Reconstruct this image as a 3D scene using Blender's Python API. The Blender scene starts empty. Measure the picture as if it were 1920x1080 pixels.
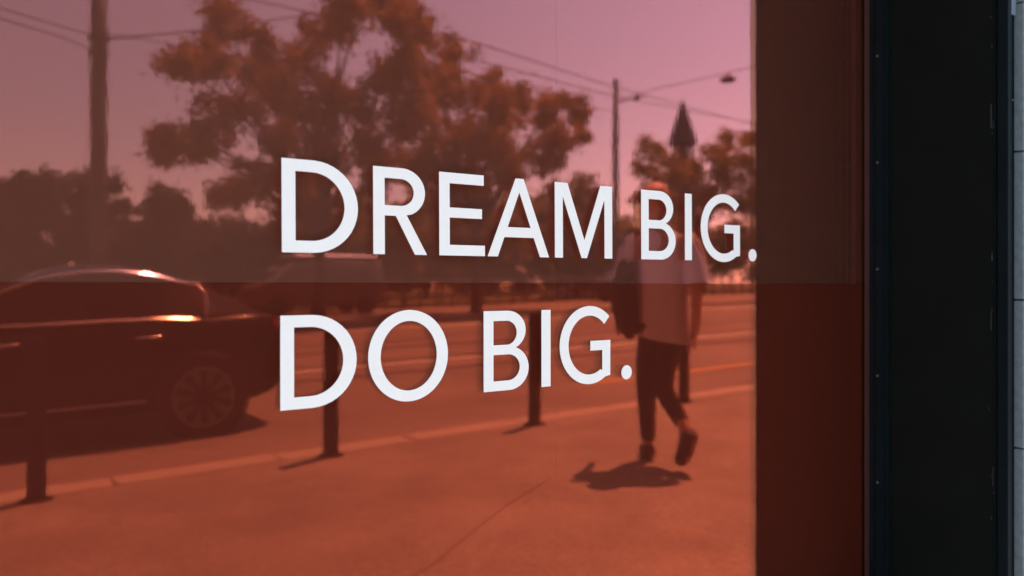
import bpy, bmesh, math, random
import numpy as np
from mathutils import Vector, Matrix, noise
from mathutils.geometry import tessellate_polygon

R = math.radians
SLOPE = 0.02296            # the street climbs 2.3 % to the right
# ------------------------------------------------------------------ camera, sky, sun, exposure
scene = bpy.context.scene
C = scene.collection
cd = bpy.data.cameras.new('camera'); cam = bpy.data.objects.new('camera', cd); C.objects.link(cam)
cd.sensor_width = 36.0; cd.lens = 28.125; cd.shift_y = -0.0021
cd.clip_start = 0.02; cd.clip_end = 3000
cam.location = (0, -1.2, 1.2); cam.rotation_euler = (R(90), 0, -math.atan2(0.57398, 0.81887))
cd.dof.use_dof = True; cd.dof.focus_distance = 1.50; cd.dof.aperture_fstop = 2.6
scene.camera = cam

TO_SUN = Vector((0.37, -0.15, 0.90)).normalized()
world = bpy.data.worlds.new('World'); scene.world = world; world.use_nodes = True
wn = world.node_tree.nodes; wl = world.node_tree.links
sky = wn.new('ShaderNodeTexSky'); sky.sky_type = 'NISHITA'; sky.sun_disc = False
sky.sun_elevation = math.asin(TO_SUN.z); sky.sun_rotation = math.atan2(TO_SUN.x, TO_SUN.y)
sky.air_density = 1.0; sky.dust_density = 0.7; sky.ozone_density = 1.0; sky.altitude = 100
wl.new(sky.outputs[0], wn['Background'].inputs[0]); wn['Background'].inputs[1].default_value = 0.15
sd = bpy.data.lights.new('sun', 'SUN'); sd.energy = 4.0; sd.angle = R(0.5); sd.color = (1.0, 0.95, 0.87)
sun = bpy.data.objects.new('sun', sd); C.objects.link(sun); sun.location = (10, -10, 30)
sun.rotation_euler = (-TO_SUN).to_track_quat('-Z', 'Y').to_euler()
scene.view_settings.view_transform = 'Standard'; scene.view_settings.look = 'None'
scene.view_settings.exposure = 1.45; scene.view_settings.gamma = 1.0
scene.cycles.max_bounces = 10; scene.cycles.glossy_bounces = 6; scene.cycles.transparent_max_bounces = 12
scene.cycles.use_denoising = True; scene.cycles.sample_clamp_indirect = 40

# ------------------------------------------------------------------ materials
MATS = {}
def new_mat(name):
    m = bpy.data.materials.new(name); m.use_nodes = True
    m.node_tree.nodes.clear(); MATS[name] = m
    o = m.node_tree.nodes.new('ShaderNodeOutputMaterial')
    return m, m.node_tree.nodes, m.node_tree.links, o

def mat(name, color, rough=0.6, metal=0.0, coat=0.0, var=0.0, vscale=8.0, bump=0.0, bscale=40.0, spec=0.5, color2=None, speck=0.0):
    m, n, l, o = new_mat(name)
    p = n.new('ShaderNodeBsdfPrincipled'); l.new(p.outputs[0], o.inputs[0])
    p.inputs['Base Color'].default_value = (*color, 1); p.inputs['Roughness'].default_value = rough
    p.inputs['Metallic'].default_value = metal; p.inputs['Coat Weight'].default_value = coat
    p.inputs['Specular IOR Level'].default_value = spec
    if coat: p.inputs['Coat Roughness'].default_value = 0.03
    tc = n.new('ShaderNodeTexCoord')
    if var or color2:
        t = n.new('ShaderNodeTexNoise'); t.inputs['Scale'].default_value = vscale; t.inputs['Detail'].default_value = 10
        t.inputs['Roughness'].default_value = 0.65
        l.new(tc.outputs['Object'], t.inputs['Vector'])
        r = n.new('ShaderNodeValToRGB'); l.new(t.outputs['Fac'], r.inputs[0])
        lo = color2 if color2 else tuple(c * (1 - var) for c in color)
        hi = color if color2 else tuple(min(1, c * (1 + var)) for c in color)
        r.color_ramp.elements[0].position = 0.3; r.color_ramp.elements[1].position = 0.7
        r.color_ramp.elements[0].color = (*lo, 1); r.color_ramp.elements[1].color = (*hi, 1)
        l.new(r.outputs[0], p.inputs['Base Color'])
        if speck:                                                  # grit and worn patches
            last = r.outputs[0]
            for sc_, am in ((38.0, speck), (110.0, speck * .8), (0.55, speck * .7)):
                t3 = n.new('ShaderNodeTexNoise'); t3.inputs['Scale'].default_value = sc_; t3.inputs['Detail'].default_value = 3
                l.new(tc.outputs['Object'], t3.inputs['Vector'])
                mr = n.new('ShaderNodeMapRange'); mr.inputs[1].default_value = 0.3; mr.inputs[2].default_value = 0.7
                mr.inputs[3].default_value = 1 - am; mr.inputs[4].default_value = 1 + am; l.new(t3.outputs['Fac'], mr.inputs[0])
                mm = n.new('ShaderNodeMix'); mm.data_type = 'RGBA'; mm.blend_type = 'MULTIPLY'; mm.inputs[0].default_value = 1.0
                l.new(last, mm.inputs[6]); l.new(mr.outputs[0], mm.inputs[7]); last = mm.outputs[2]
            l.new(last, p.inputs['Base Color'])
    if bump:
        t2 = n.new('ShaderNodeTexNoise'); t2.inputs['Scale'].default_value = bscale; t2.inputs['Detail'].default_value = 4
        l.new(tc.outputs['Object'], t2.inputs['Vector'])
        b = n.new('ShaderNodeBump'); b.inputs['Strength'].default_value = 0.6; b.inputs['Distance'].default_value = bump
        l.new(t2.outputs['Fac'], b.inputs['Height']); l.new(b.outputs[0], p.inputs['Normal'])
    return m

def wave_normal(n, l, fine, broad, seed):
    """uneven film: short vertical ripples and long slow waves, as a bump"""
    tc = n.new('ShaderNodeTexCoord')
    out = None
    for scl, dist in (((130, 1, 45), fine), ((7, 1, 3.2), broad)):
        mp = n.new('ShaderNodeMapping'); mp.inputs['Scale'].default_value = scl; mp.inputs['Location'].default_value = (seed, seed * 2, seed * 3)
        l.new(tc.outputs['Object'], mp.inputs[0])
        t = n.new('ShaderNodeTexNoise'); t.inputs['Scale'].default_value = 1.0; t.inputs['Detail'].default_value = 1.0
        l.new(mp.outputs[0], t.inputs['Vector'])
        b = n.new('ShaderNodeBump'); b.inputs['Strength'].default_value = 1.0; b.inputs['Distance'].default_value = dist
        l.new(t.outputs['Fac'], b.inputs['Height'])
        if out: l.new(out, b.inputs['Normal'])
        out = b.outputs[0]
    return out

def glass_mat(name):
    m, n, l, o = new_mat(name)
    tr = n.new('ShaderNodeBsdfTransparent'); tr.inputs[0].default_value = GLASS_T
    gl = n.new('ShaderNodeBsdfGlossy'); gl.inputs['Color'].default_value = GLASS_G; gl.inputs['Roughness'].default_value = 0.0
    l.new(wave_normal(n, l, 0.000010, 0.00008, 3.1), gl.inputs['Normal'])
    fr = n.new('ShaderNodeLayerWeight'); fr.inputs[0].default_value = 0.5
    pw = n.new('ShaderNodeMath'); pw.operation = 'POWER'; pw.inputs[1].default_value = 1.0; l.new(fr.outputs['Facing'], pw.inputs[0])
    mu = n.new('ShaderNodeMath'); mu.operation = 'MULTIPLY_ADD'; mu.inputs[1].default_value = GLASS_F[1]; mu.inputs[2].default_value = GLASS_F[0]
    l.new(pw.outputs[0], mu.inputs[0])
    mx = n.new('ShaderNodeMixShader'); l.new(mu.outputs[0], mx.inputs[0]); l.new(tr.outputs[0], mx.inputs[1]); l.new(gl.outputs[0], mx.inputs[2])
    l.new(mx.outputs[0], o.inputs[0]); return m

def film_mat(name, diff, tint, fac, seed, slant=(3.4, 0.36)):
    m, n, l, o = new_mat(name)
    df = n.new('ShaderNodeBsdfDiffuse'); df.inputs[0].default_value = (*diff, 1)
    gl = n.new('ShaderNodeBsdfGlossy'); gl.inputs['Color'].default_value = (*tint, 1); gl.inputs['Roughness'].default_value = 0.018
    l.new(wave_normal(n, l, 0.000020, 0.00012, seed), gl.inputs['Normal'])
    fr = n.new('ShaderNodeLayerWeight'); fr.inputs[0].default_value = 0.5          # more mirror-like at a slant
    mu = n.new('ShaderNodeMath'); mu.operation = 'MULTIPLY_ADD'; mu.inputs[1].default_value = fac * slant[0]; mu.inputs[2].default_value = fac * slant[1]
    l.new(fr.outputs['Facing'], mu.inputs[0])
    mx = n.new('ShaderNodeMixShader'); l.new(mu.outputs[0], mx.inputs[0]); l.new(df.outputs[0], mx.inputs[1]); l.new(gl.outputs[0], mx.inputs[2])
    l.new(mx.outputs[0], o.inputs[0]); return m

GLASS_T = (0.95, 0.85, 0.83, 1); GLASS_G = (1.0, 0.31, 0.18, 1); GLASS_F = (0.058, 0.15)
M_GLASS = glass_mat('red_tinted_glass')
M_FILM_UP = film_mat('upper_red_film', (0.185, 0.100, 0.064), (1.0, 0.53, 0.62), 0.265, 1.0)  # grey reflected veil over the upper half is put into the diffuse colour
M_FILM_LO = film_mat('lower_red_film', (0.132, 0.040, 0.023), (1.0, 0.21, 0.08), 0.160, 7.0, (1.3, 0.72))
M_LETTER = mat('white_vinyl', (0.94, 0.875, 0.755), 0.55, var=0.02, vscale=30)
M_FRAME = mat('dark_teal_metal', (0.0045, 0.0085, 0.0092), 0.6, 0.0, var=0.25, vscale=14, spec=0.07)
M_FRAME2 = mat('teal_trim_metal', (0.0042, 0.0088, 0.0102), 0.65, 0.0, var=0.2, vscale=10, spec=0.07)
M_PANEL = mat('black_panel_paint', (0.0040, 0.0056, 0.0042), 0.75, var=0.2, vscale=9, bump=0.0004, bscale=600, spec=0.1)
M_GASKET = mat('red_lit_gasket', (0.05, 0.016, 0.010), 0.6)  # reddish light on the rubber is put into its colour
M_SCREW = mat('screw_steel', (0.08, 0.085, 0.085), 0.5, 0.2)
M_CLIP = mat('grey_clip_metal', (0.10, 0.12, 0.13), 0.5, 0.2)
M_STONE = mat('grey_stone', (0.158, 0.185, 0.188), 0.85, var=0.22, vscale=60, bump=0.0015, bscale=220)
M_DARK = mat('gap_shade_black', (0.006, 0.007, 0.008), 0.9)  # near-black colour supplies the shade in the gaps
M_RENDERW = mat('grey_render_wall', (0.28, 0.28, 0.28), 0.9, var=0.1, vscale=5)
M_PAVE = mat('pavement_asphalt', (0.33, 0.285, 0.25), 0.9, color2=(0.225, 0.19, 0.165), vscale=1.7, bump=0.003, bscale=70, speck=0.22)
M_KERB = mat('kerb_granite', (0.43, 0.38, 0.32), 0.85, var=0.12, vscale=12, bump=0.003, bscale=60)
M_ROAD = mat('road_asphalt', (0.29, 0.25, 0.22), 0.9, color2=(0.20, 0.17, 0.15), vscale=0.8, bump=0.004, bscale=60, speck=0.2)
M_GROUND = mat('far_ground', (0.25, 0.22, 0.18), 0.95, var=0.2, vscale=0.3)
M_GRASS = mat('dry_verge', (0.11, 0.11, 0.05), 0.95, var=0.35, vscale=1.5)
M_PAINTW = mat('white_road_paint', (0.75, 0.72, 0.66), 0.8, var=0.1, vscale=6)
M_PAINTY = mat('yellow_road_paint', (0.85, 0.48, 0.05), 0.8, var=0.1, vscale=6)
M_RAIL = mat('rail_steel', (0.10, 0.09, 0.085), 0.45, 0.6)
M_TAR = mat('tar_seam', (0.245, 0.21, 0.185), 0.9, var=0.3, vscale=20)
M_BOLLARD = mat('bollard_paint', (0.014, 0.014, 0.015), 0.7, spec=0.2)
M_CARP = mat('black_car_paint', (0.004, 0.004, 0.005), 0.3, 0.0, coat=0.25, spec=0.15)
M_CARW = mat('white_car_paint', (0.75, 0.75, 0.74), 0.3, coat=0.8)
M_CARS = mat('grey_car_paint', (0.10, 0.10, 0.11), 0.3, 0.2, coat=0.8)
M_CARB = mat('brown_car_paint', (0.07, 0.055, 0.05), 0.35, coat=0.6)
M_VAN = mat('shaded_van_brown', (0.10, 0.078, 0.066), 0.6, coat=0.0)  # brown stands in for the shaded sides of a white van
M_CARR = mat('dark_red_car_paint', (0.18, 0.03, 0.03), 0.3, coat=0.8)
M_CARG = mat('car_window_glass', (0.004, 0.004, 0.005), 0.03, spec=0.6)
M_CHROME = mat('chrome', (0.85, 0.85, 0.85), 0.3, 1.0)
M_CHROME2 = mat('polished_chrome', (0.85, 0.85, 0.85), 0.17, 1.0)
M_TYRE = mat('tyre_rubber', (0.018, 0.018, 0.018), 0.8)
M_RIM = mat('rim_alloy', (0.24, 0.24, 0.245), 0.5, 0.2)
M_TAIL = mat('tail_lamp_red', (0.55, 0.02, 0.02), 0.15, coat=1.0)
M_HEAD = mat('headlamp_clear', (0.6, 0.6, 0.62), 0.1, coat=1.0)
M_BLACKPL = mat('black_plastic', (0.012, 0.012, 0.012), 0.6)
M_POLE = mat('mast_steel', (0.07, 0.066, 0.06), 0.6, var=0.2, vscale=3)
M_WIRE = mat('wire_black', (0.02, 0.02, 0.02), 0.6)
M_BARK = mat('bark', (0.07, 0.05, 0.038), 0.9, var=0.35, vscale=9, bump=0.02, bscale=14)
M_TOWER = mat('dark_brick', (0.055, 0.035, 0.03), 0.85, var=0.2, vscale=2)
M_ROOF = mat('spire_slate', (0.02, 0.017, 0.018), 0.8, var=0.2, vscale=2)
M_WHITEW = mat('white_plaster', (0.68, 0.66, 0.63), 0.85, var=0.06, vscale=1.5)
M_FENCE = mat('railing_paint', (0.17, 0.145, 0.13), 0.7, var=0.2, vscale=0.7)
M_WING = mat('dark_window_glass', (0.01, 0.012, 0.014), 0.05)
M_SKIN = mat('skin', (0.50, 0.28, 0.19), 0.55)
M_HAIR = mat('ginger_hair', (0.48, 0.20, 0.05), 0.6, var=0.3, vscale=60)
M_SHIRT = mat('white_cotton', (0.60, 0.55, 0.58), 0.85, var=0.05, vscale=12)
M_TROUS = mat('dark_trousers', (0.014, 0.013, 0.014), 0.85)
M_SHOE = mat('dark_shoe', (0.014, 0.013, 0.013), 0.6)
M_SOLE = mat('shoe_sole', (0.035, 0.03, 0.028), 0.7)
M_BAG = mat('dark_canvas', (0.014, 0.014, 0.016), 0.8)

def leaf_mat(name, c1, c2):
    m, n, l, o = new_mat(name)
    geo = n.new('ShaderNodeNewGeometry')
    r = n.new('ShaderNodeValToRGB'); l.new(geo.outputs['Random Per Island'], r.inputs[0])
    r.color_ramp.elements[0].color = (*c1, 1); r.color_ramp.elements[1].color = (*c2, 1)
    d = n.new('ShaderNodeBsdfDiffuse'); t = n.new('ShaderNodeBsdfTranslucent')
    l.new(r.outputs[0], d.inputs[0]); l.new(r.outputs[0], t.inputs[0])
    mx = n.new('ShaderNodeMixShader'); mx.inputs[0].default_value = 0.5
    l.new(d.outputs[0], mx.inputs[1]); l.new(t.outputs[0], mx.inputs[2]); l.new(mx.outputs[0], o.inputs[0])
    return m
M_LEAF = leaf_mat('plane_tree_leaves', (0.18, 0.10, 0.028), (0.42, 0.235, 0.065))
M_LEAF2 = leaf_mat('bush_leaves', (0.05, 0.038, 0.012), (0.13, 0.09, 0.024))
M_LEAF4 = leaf_mat('far_pale_leaves', (0.13, 0.09, 0.03), (0.32, 0.22, 0.075))  # paler leaf colour for the far hedge and background trees
M_LEAF3 = leaf_mat('yellow_green_leaves', (0.15, 0.10, 0.026), (0.34, 0.215, 0.06))

# ------------------------------------------------------------------ helpers
def mesh(name, verts, faces, material, parent=None, smooth=False):
    me = bpy.data.meshes.new(name); me.from_pydata([tuple(v) for v in verts], [], faces); me.update()
    if smooth:
        me.polygons.foreach_set('use_smooth', [True] * len(me.polygons))
    if material: me.materials.append(material)
    o = bpy.data.objects.new(name, me); C.objects.link(o)
    if parent: o.parent = parent
    return o

def empty(name, loc=(0, 0, 0)):
    o = bpy.data.objects.new(name, None); o.empty_display_size = 0.2; o.location = loc; C.objects.link(o); return o

def tag(o, label, cat, group=None, kind=None):
    o['label'] = label; o['category'] = cat
    if group: o['group'] = group
    if kind: o['kind'] = kind
    return o

def structure(o, label=None):
    o['kind'] = 'structure'
    if label: o['label'] = label
    return o

class MB:
    """collects primitives into one mesh"""
    def __init__(self): self.v = []; self.f = []
    def add(self, v, f):
        k = len(self.v); self.v += [tuple(p) for p in v]; self.f += [tuple(i + k for i in q) for q in f]; return self
    def box(self, x0, x1, y0, y1, z0, z1, sh=0.0):
        """sh: rise of z per metre of x (things that follow the street)"""
        v = [(x, y, z + sh * x) for x in (x0, x1) for y in (y0, y1) for z in (z0, z1)]
        f = [(0, 1, 3, 2), (4, 6, 7, 5), (0, 4, 5, 1), (2, 3, 7, 6), (0, 2, 6, 4), (1, 5, 7, 3)]
        return self.add(v, f)
    def bevbox(self, x0, x1, y0, y1, z0, z1, b):
        bm = bmesh.new(); bmesh.ops.create_cube(bm, size=1)
        for v in bm.verts:
            v.co = Vector(((x0 + x1) / 2 + v.co.x * (x1 - x0), (y0 + y1) / 2 + v.co.y * (y1 - y0), (z0 + z1) / 2 + v.co.z * (z1 - z0)))
        bmesh.ops.bevel(bm, geom=list(bm.edges), offset=b, segments=1, affect='EDGES')
        bm.verts.index_update()
        self.add([v.co[:] for v in bm.verts], [[v.index for v in f.verts] for f in bm.faces]); bm.free(); return self
    def tube(self, pts, rad, n=8, caps=True, ell=None):
        pts = [Vector(p) for p in pts]
        if not hasattr(rad, '__len__'): rad = [rad] * len(pts)
        V = []; prev = None
        for i, p in enumerate(pts):
            d = (pts[min(i + 1, len(pts) - 1)] - pts[max(i - 1, 0)]).normalized()
            if prev is None:
                a = Vector((0, 0, 1)) if abs(d.z) < 0.9 else Vector((1, 0, 0))
                prev = d.cross(a).normalized()
            u = (prev - d * prev.dot(d)).normalized(); w = d.cross(u); prev = u
            for k in range(n):
                t = 2 * math.pi * k / n
                V.append(p + (u * math.cos(t) + w * math.sin(t)) * rad[i])
        F = []
        for i in range(len(pts) - 1):
            for k in range(n):
                F.append((i * n + k, i * n + (k + 1) % n, (i + 1) * n + (k + 1) % n, (i + 1) * n + k))
        if caps:
            F.append(tuple(reversed(range(n)))); F.append(tuple(range((len(pts) - 1) * n, len(pts) * n)))
        return self.add(V, F)
    def lathe(self, prof, axis='z', n=20, center=(0, 0, 0), caps=True):
        V = []; c = Vector(center)
        for r_, h in prof:
            for k in range(n):
                t = 2 * math.pi * k / n; a, b = r_ * math.cos(t), r_ * math.sin(t)
                V.append(c + (Vector((a, b, h)) if axis == 'z' else Vector((a, h, b))))
        F = []
        for i in range(len(prof) - 1):
            for k in range(n):
                F.append((i * n + k, i * n + (k + 1) % n, (i + 1) * n + (k + 1) % n, (i + 1) * n + k))
        if caps:
            F.append(tuple(reversed(range(n)))); F.append(tuple(range((len(prof) - 1) * n, len(prof) * n)))
        return self.add(V, F)
    def loft(self, rings, caps=True, closed=True):
        n = len(rings[0]); V = [p for r_ in rings for p in r_]; F = []
        for i in range(len(rings) - 1):
            for k in range(n if closed else n - 1):
                F.append((i * n + k, i * n + (k + 1) % n, (i + 1) * n + (k + 1) % n, (i + 1) * n + k))
        if caps:
            F.append(tuple(reversed(range(n)))); F.append(tuple(range((len(rings) - 1) * n, len(rings) * n)))
        return self.add(V, F)
    def build(self, name, material, parent=None, smooth=False, fix=True):
        o = mesh(name, self.v, self.f, material, parent, smooth)
        if fix:
            bm = bmesh.new(); bm.from_mesh(o.data); bmesh.ops.recalc_face_normals(bm, faces=bm.faces); bm.to_mesh(o.data); bm.free()
        return o

def box(name, x0, x1, y0, y1, z0, z1, material, parent=None, bevel=0.0, sh=0.0):
    m = MB()
    if bevel: m.bevbox(x0, x1, y0, y1, z0, z1, bevel)
    else: m.box(x0, x1, y0, y1, z0, z1, sh)
    return m.build(name, material, parent)

def sheet(name, xs, ys, zf, material, parent=None):
    V = [(x, y, zf(x, y)) for x in xs for y in ys]; n = len(ys)
    F = [(i * n + j, (i + 1) * n + j, (i + 1) * n + j + 1, i * n + j + 1) for i in range(len(xs) - 1) for j in range(len(ys) - 1)]
    o = mesh(name, V, F, material, parent)
    bm = bmesh.new(); bm.from_mesh(o.data)
    for f in bm.faces:
        f.normal_update()
        if f.normal.z < 0: f.normal_flip()
    bm.to_mesh(o.data); bm.free(); return o

def copy_tree(o, parent=None):
    c = o.copy(); C.objects.link(c); c.parent = parent
    for ch in o.children:
        copy_tree(ch, c)
    return c

def ground_z(x): return SLOPE * max(-60.0, min(60.0, x))
ROAD_DROP = 0.12

# ------------------------------------------------------------------ the setting: ground, road, pavement
XS = [-900, -60, -30, 0, 30, 60, 900]
structure(sheet('ground', XS, [-1500, -300, -100, -24.0, 60, 400], lambda x, y: ground_z(x) - 0.20, M_GROUND))
structure(sheet('road', [-60, -30, 0, 30, 60], [-20.2, -12, -4.2], lambda x, y: ground_z(x) - ROAD_DROP, M_ROAD))
structure(sheet('pavement', [-30, -10, 0, 10, 30, 60], [-4.0, -2.0, 0.6], lambda x, y: ground_z(x), M_PAVE))
pavement = bpy.data.objects['pavement']
structure(sheet('far_pavement', [-60, 0, 60], [-27.5, -20.4], lambda x, y: ground_z(x) - 0.02, M_PAVE))
structure(sheet('verge', [-60, 0, 60], [-80, -27.6], lambda x, y: ground_z(x) - 0.016, M_GRASS))
# kerb stones, one by one
kb = MB().bevbox(-0.496, 0.496, -0.125, 0.125, -0.28, 0.004, 0.012)
proto = kb.build('kerb_stone', M_KERB, pavement); k_me = proto.data
for i in range(-6, 44):
    o = proto if i == -6 else bpy.data.objects.new('kerb_stone', k_me)
    if i != -6: C.objects.link(o); o.parent = pavement
    o.location = (i + 0.3, -4.128, ground_z(i + 0.3) + 0.003 * math.sin(i * 2.3)); o.rotation_euler = (0, -math.atan(SLOPE), 0.004 * math.sin(i * 1.7))
far_k = bpy.data.objects['far_pavement']
for i in range(-4, 36):
    o = bpy.data.objects.new('kerb_stone', k_me); C.objects.link(o); o.parent = far_k
    o.location = (i + 0.3, -20.30, ground_z(i + 0.3) - 0.02); o.rotation_euler = (0, -math.atan(SLOPE), 0)
# tar seam across the pavement
def ribbon(name, pts, wd, z, material, parent=None):
    V = []; F = []
    for i, p in enumerate(pts):
        a = Vector(pts[max(i - 1, 0)]); b = Vector(pts[min(i + 1, len(pts) - 1)]); d = (b - a).normalized(); nrm = Vector((-d.y, d.x))
        for s in (-1, 1):
            q = Vector(p) + nrm * wd * s * (0.75 + 0.25 * math.sin(i * 2.1))
            V.append((q.x, q.y, ground_z(q.x) + z))
        if i: F.append((2 * i - 2, 2 * i - 1, 2 * i + 1, 2 * i))
    o = mesh(name, V, F, material, parent)
    bm = bmesh.new(); bm.from_mesh(o.data)
    for f in bm.faces:
        f.normal_update()
        if f.normal.z < 0: f.normal_flip()
    bm.to_mesh(o.data); bm.free(); return o
rnd = random.Random(4)
ribbon('tar_seam', [(0.9 + 0.25 * i + rnd.uniform(-.015, .015), -(1.25 + 0.163 * i) + rnd.uniform(-.02, .02)) for i in range(9)], 0.004, 0.004, M_TAR, pavement)
road = bpy.data.objects['road']
XR = [-30 + 6 * i for i in range(16)]
for w in (8.75, 10.2, 12.35, 13.8):
    ribbon('tram_rail', [(x, -w) for x in XR], 0.05, -ROAD_DROP + 0.008, M_RAIL, road)
for w, hw, m_, nm in ((9.85, 0.11, M_PAINTW, 'white_line'), (10.75, 0.26, M_TAR, 'darker_track_bed'), (12.9, 0.35, M_TAR, 'darker_track_bed'), (15.2, 0.45, M_TAR, 'darker_track_bed'),
                  (17.6, 0.25, M_PAINTW, 'white_line'), (18.9, 0.6, M_TAR, 'darker_track_bed')):
    ribbon(nm, [(x, -w) for x in XR], hw, -ROAD_DROP + 0.004, m_, road)
for x0, x1 in ((6.3, 9.6), (11.5, 14.5), (17, 20)):
    ribbon('yellow_line', [(x0, -6.15), ((x0 + x1) / 2, -6.15), (x1, -6.15)], 0.06, -ROAD_DROP + 0.004, M_PAINTY, road)

# ------------------------------------------------------------------ the shop front
bld = tag(empty('shop_building', (2.2, 0.3, 0)), 'shop building with grey stone cladding beside the red window and an added, unseen shading overhang above', 'building')
def bchild(o): o.parent = bld; o.matrix_parent_inverse = Matrix.Translation((-2.2, -0.3, 0)); return o
bchild(box('wall', 2.03, 9.0, -0.336, 0.6, -0.4, 5.2, M_DARK))
bchild(box('wall', -9.0, -2.62, -0.30, 0.6, -0.5, 5.2, M_RENDERW))
bchild(box('wall_above', -2.61, 2.02, -0.30, 0.6, 2.97, 5.2, M_RENDERW))
bchild(box('wall_below', -2.61, 2.02, -0.10, 0.6, -0.4, 0.24, M_RENDERW))
bchild(box('back_wall', -2.61, 2.02, 0.30, 0.58, 0.26, 2.95, M_DARK))
cn = bchild(box('added_shade_canopy', -9.0, 9.0, -0.72, -0.305, 3.0, 3.16, M_RENDERW))  # unseen overhang, added to keep the sun off the shop front
bchild(box('upper_wall', -9.0, 9.0, -0.32, 0.6, 5.21, 9.0, M_RENDERW))
slab = MB().bevbox(0, 0.896, -0.361, -0.338, 0, 0.3435, 0.0025); sl = None
for r_ in range(-4, 13):
    for c_ in range(8):
        z = 1.169 + 0.347 * r_
        if sl is None: sl = slab.build('stone_block', M_STONE); o = sl
        else: o = bpy.data.objects.new('stone_block', sl.data); C.objects.link(o)
        o.location = (2.04 + 0.9 * c_ , 0, z); bchild(o)

win = tag(empty('shop_window', (0.0, 0.0, 0.25)), 'red film covered shop window pane in a dark frame, mirroring the street', 'window')
def wchild(o, par=None):
    o.parent = par or win
    o.matrix_parent_inverse = Matrix.Translation((0, 0, -0.25)); return o
wchild(box('glass_pane', -2.60, 1.99, 0.0, 0.003, 0.26, 2.95, M_GLASS))
SEAM_X, SEAM_Z, FB = 0.953, 1.2045, 0.011
wchild(box('film_sheet', -2.60, SEAM_X - 0.0002, FB, FB + 0.004, SEAM_Z + 0.0003, 2.95, M_FILM_UP))['label'] = 'upper sheet of red film with a grey haze put into its colour'
wchild(box('film_sheet', SEAM_X + 0.0002, 1.99, FB, FB + 0.004, SEAM_Z + 0.0003, 2.95, M_FILM_UP))['label'] = 'upper sheet of red film with a grey haze put into its colour'
wchild(box('film_sheet', -2.60, SEAM_X - 0.0002, FB, FB + 0.004, 0.26, SEAM_Z - 0.0003, M_FILM_LO))['label'] = 'lower sheet of deep red film'
wchild(box('film_sheet', SEAM_X + 0.0002, 1.99, FB, FB + 0.004, 0.26, SEAM_Z - 0.0003, M_FILM_LO))['label'] = 'lower sheet of deep red film'
wchild(box('backing_board', -2.60, 1.99, FB + 0.006, FB + 0.012, 0.26, 2.95, M_DARK))
wchild(box('gasket', 1.981, 1.991, -0.018, -0.0005, 0.26, 2.95, M_GASKET))
# glazing bead: stepped profile
prof = [(1.9955, -0.0185), (1.9745, -0.0185), (1.9745, -0.0265), (1.9775, -0.0275), (1.9775, -0.0325), (1.9745, -0.0335),
        (1.9745, -0.0535), (1.9785, -0.0545), (1.9785, -0.0585), (1.9765, -0.0595), (1.9765, -0.0645), (1.9955, -0.0645)]
bd = wchild(MB().loft([[(x, y, z) for x, y in prof] for z in (0.26, 2.95)]).build('glazing_bead', M_FRAME))
for k in range(-3, 6):
    z = 1.2 + 0.0435 + 0.2775 * k
    s = MB(); s.lathe([(0.0001, -0.0022), (0.0022, -0.0020), (0.0034, -0.0010), (0.0036, 0.0004)], 'z', 12)
    o = s.build('screw', M_SCREW, bd, True)
    o.matrix_parent_inverse = Matrix.Identity(4); o.matrix_basis = Matrix.Translation((1.9744, -0.0405, z)) @ Matrix.Rotation(R(90), 4, 'Y')
wchild(box('jamb_panel', 1.9895, 2.02, -0.318, -0.065, 0.26, 2.95, M_PANEL, bevel=0.001))
tp = [(2.02, -0.319), (1.9875, -0.319), (1.9875, -0.3225), (1.9915, -0.3230), (1.9915, -0.3265), (1.985, -0.3275), (1.9838, -0.3300), (1.9838, -0.3490), (1.9850, -0.3510), (1.995, -0.3515), (2.0, -0.345), (2.02, -0.345)]
et = wchild(MB().loft([[(x, y, z) for x, y in tp] for z in (0.26, 2.95)]).build('edge_trim', M_FRAME2))
wchild(box('clip', 2.006, 2.0295, -0.3495, -0.3405, 1.2 + 0.628, 1.2 + 0.681, M_CLIP, bevel=0.001))
o = MB().lathe([(0.0002, -0.0018), (0.0022, -0.0014), (0.0026, 0.0004)], 'z', 10).build('screw', M_SCREW, et, True)
o.matrix_basis = Matrix.Translation((2.012, -0.3492, 1.2 + 0.43)) @ Matrix.Rotation(R(90), 4, 'X')
ch = MB(); rc = random.Random(8)
for i in range(16):
    y_ = -0.3175 + abs(rc.gauss(0, .004)); z_ = rc.uniform(.55, 2.0); L_ = rc.uniform(.006, .06) if i % 3 == 0 else rc.uniform(.002, .008)
    ch.box(1.98925, 1.98945, y_, y_ + rc.uniform(.0005, .0012), z_, z_ + L_)
o = wchild(ch.build('chips_and_edge_glint', M_CLIP)); o['kind'] = 'stuff'  # paint chips, plus pale strips that draw the panel's edge highlight
wchild(box('window_sill', -2.60, 2.02, -0.20, 0.02, 0.225, 0.258, M_FRAME))
wchild(box('jamb_panel', -2.615, -2.602, -0.30, 0.02, 0.26, 2.95, M_PANEL))
wchild(box('window_head', -2.60, 2.02, -0.32, 0.02, 2.952, 2.968, M_PANEL))

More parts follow.
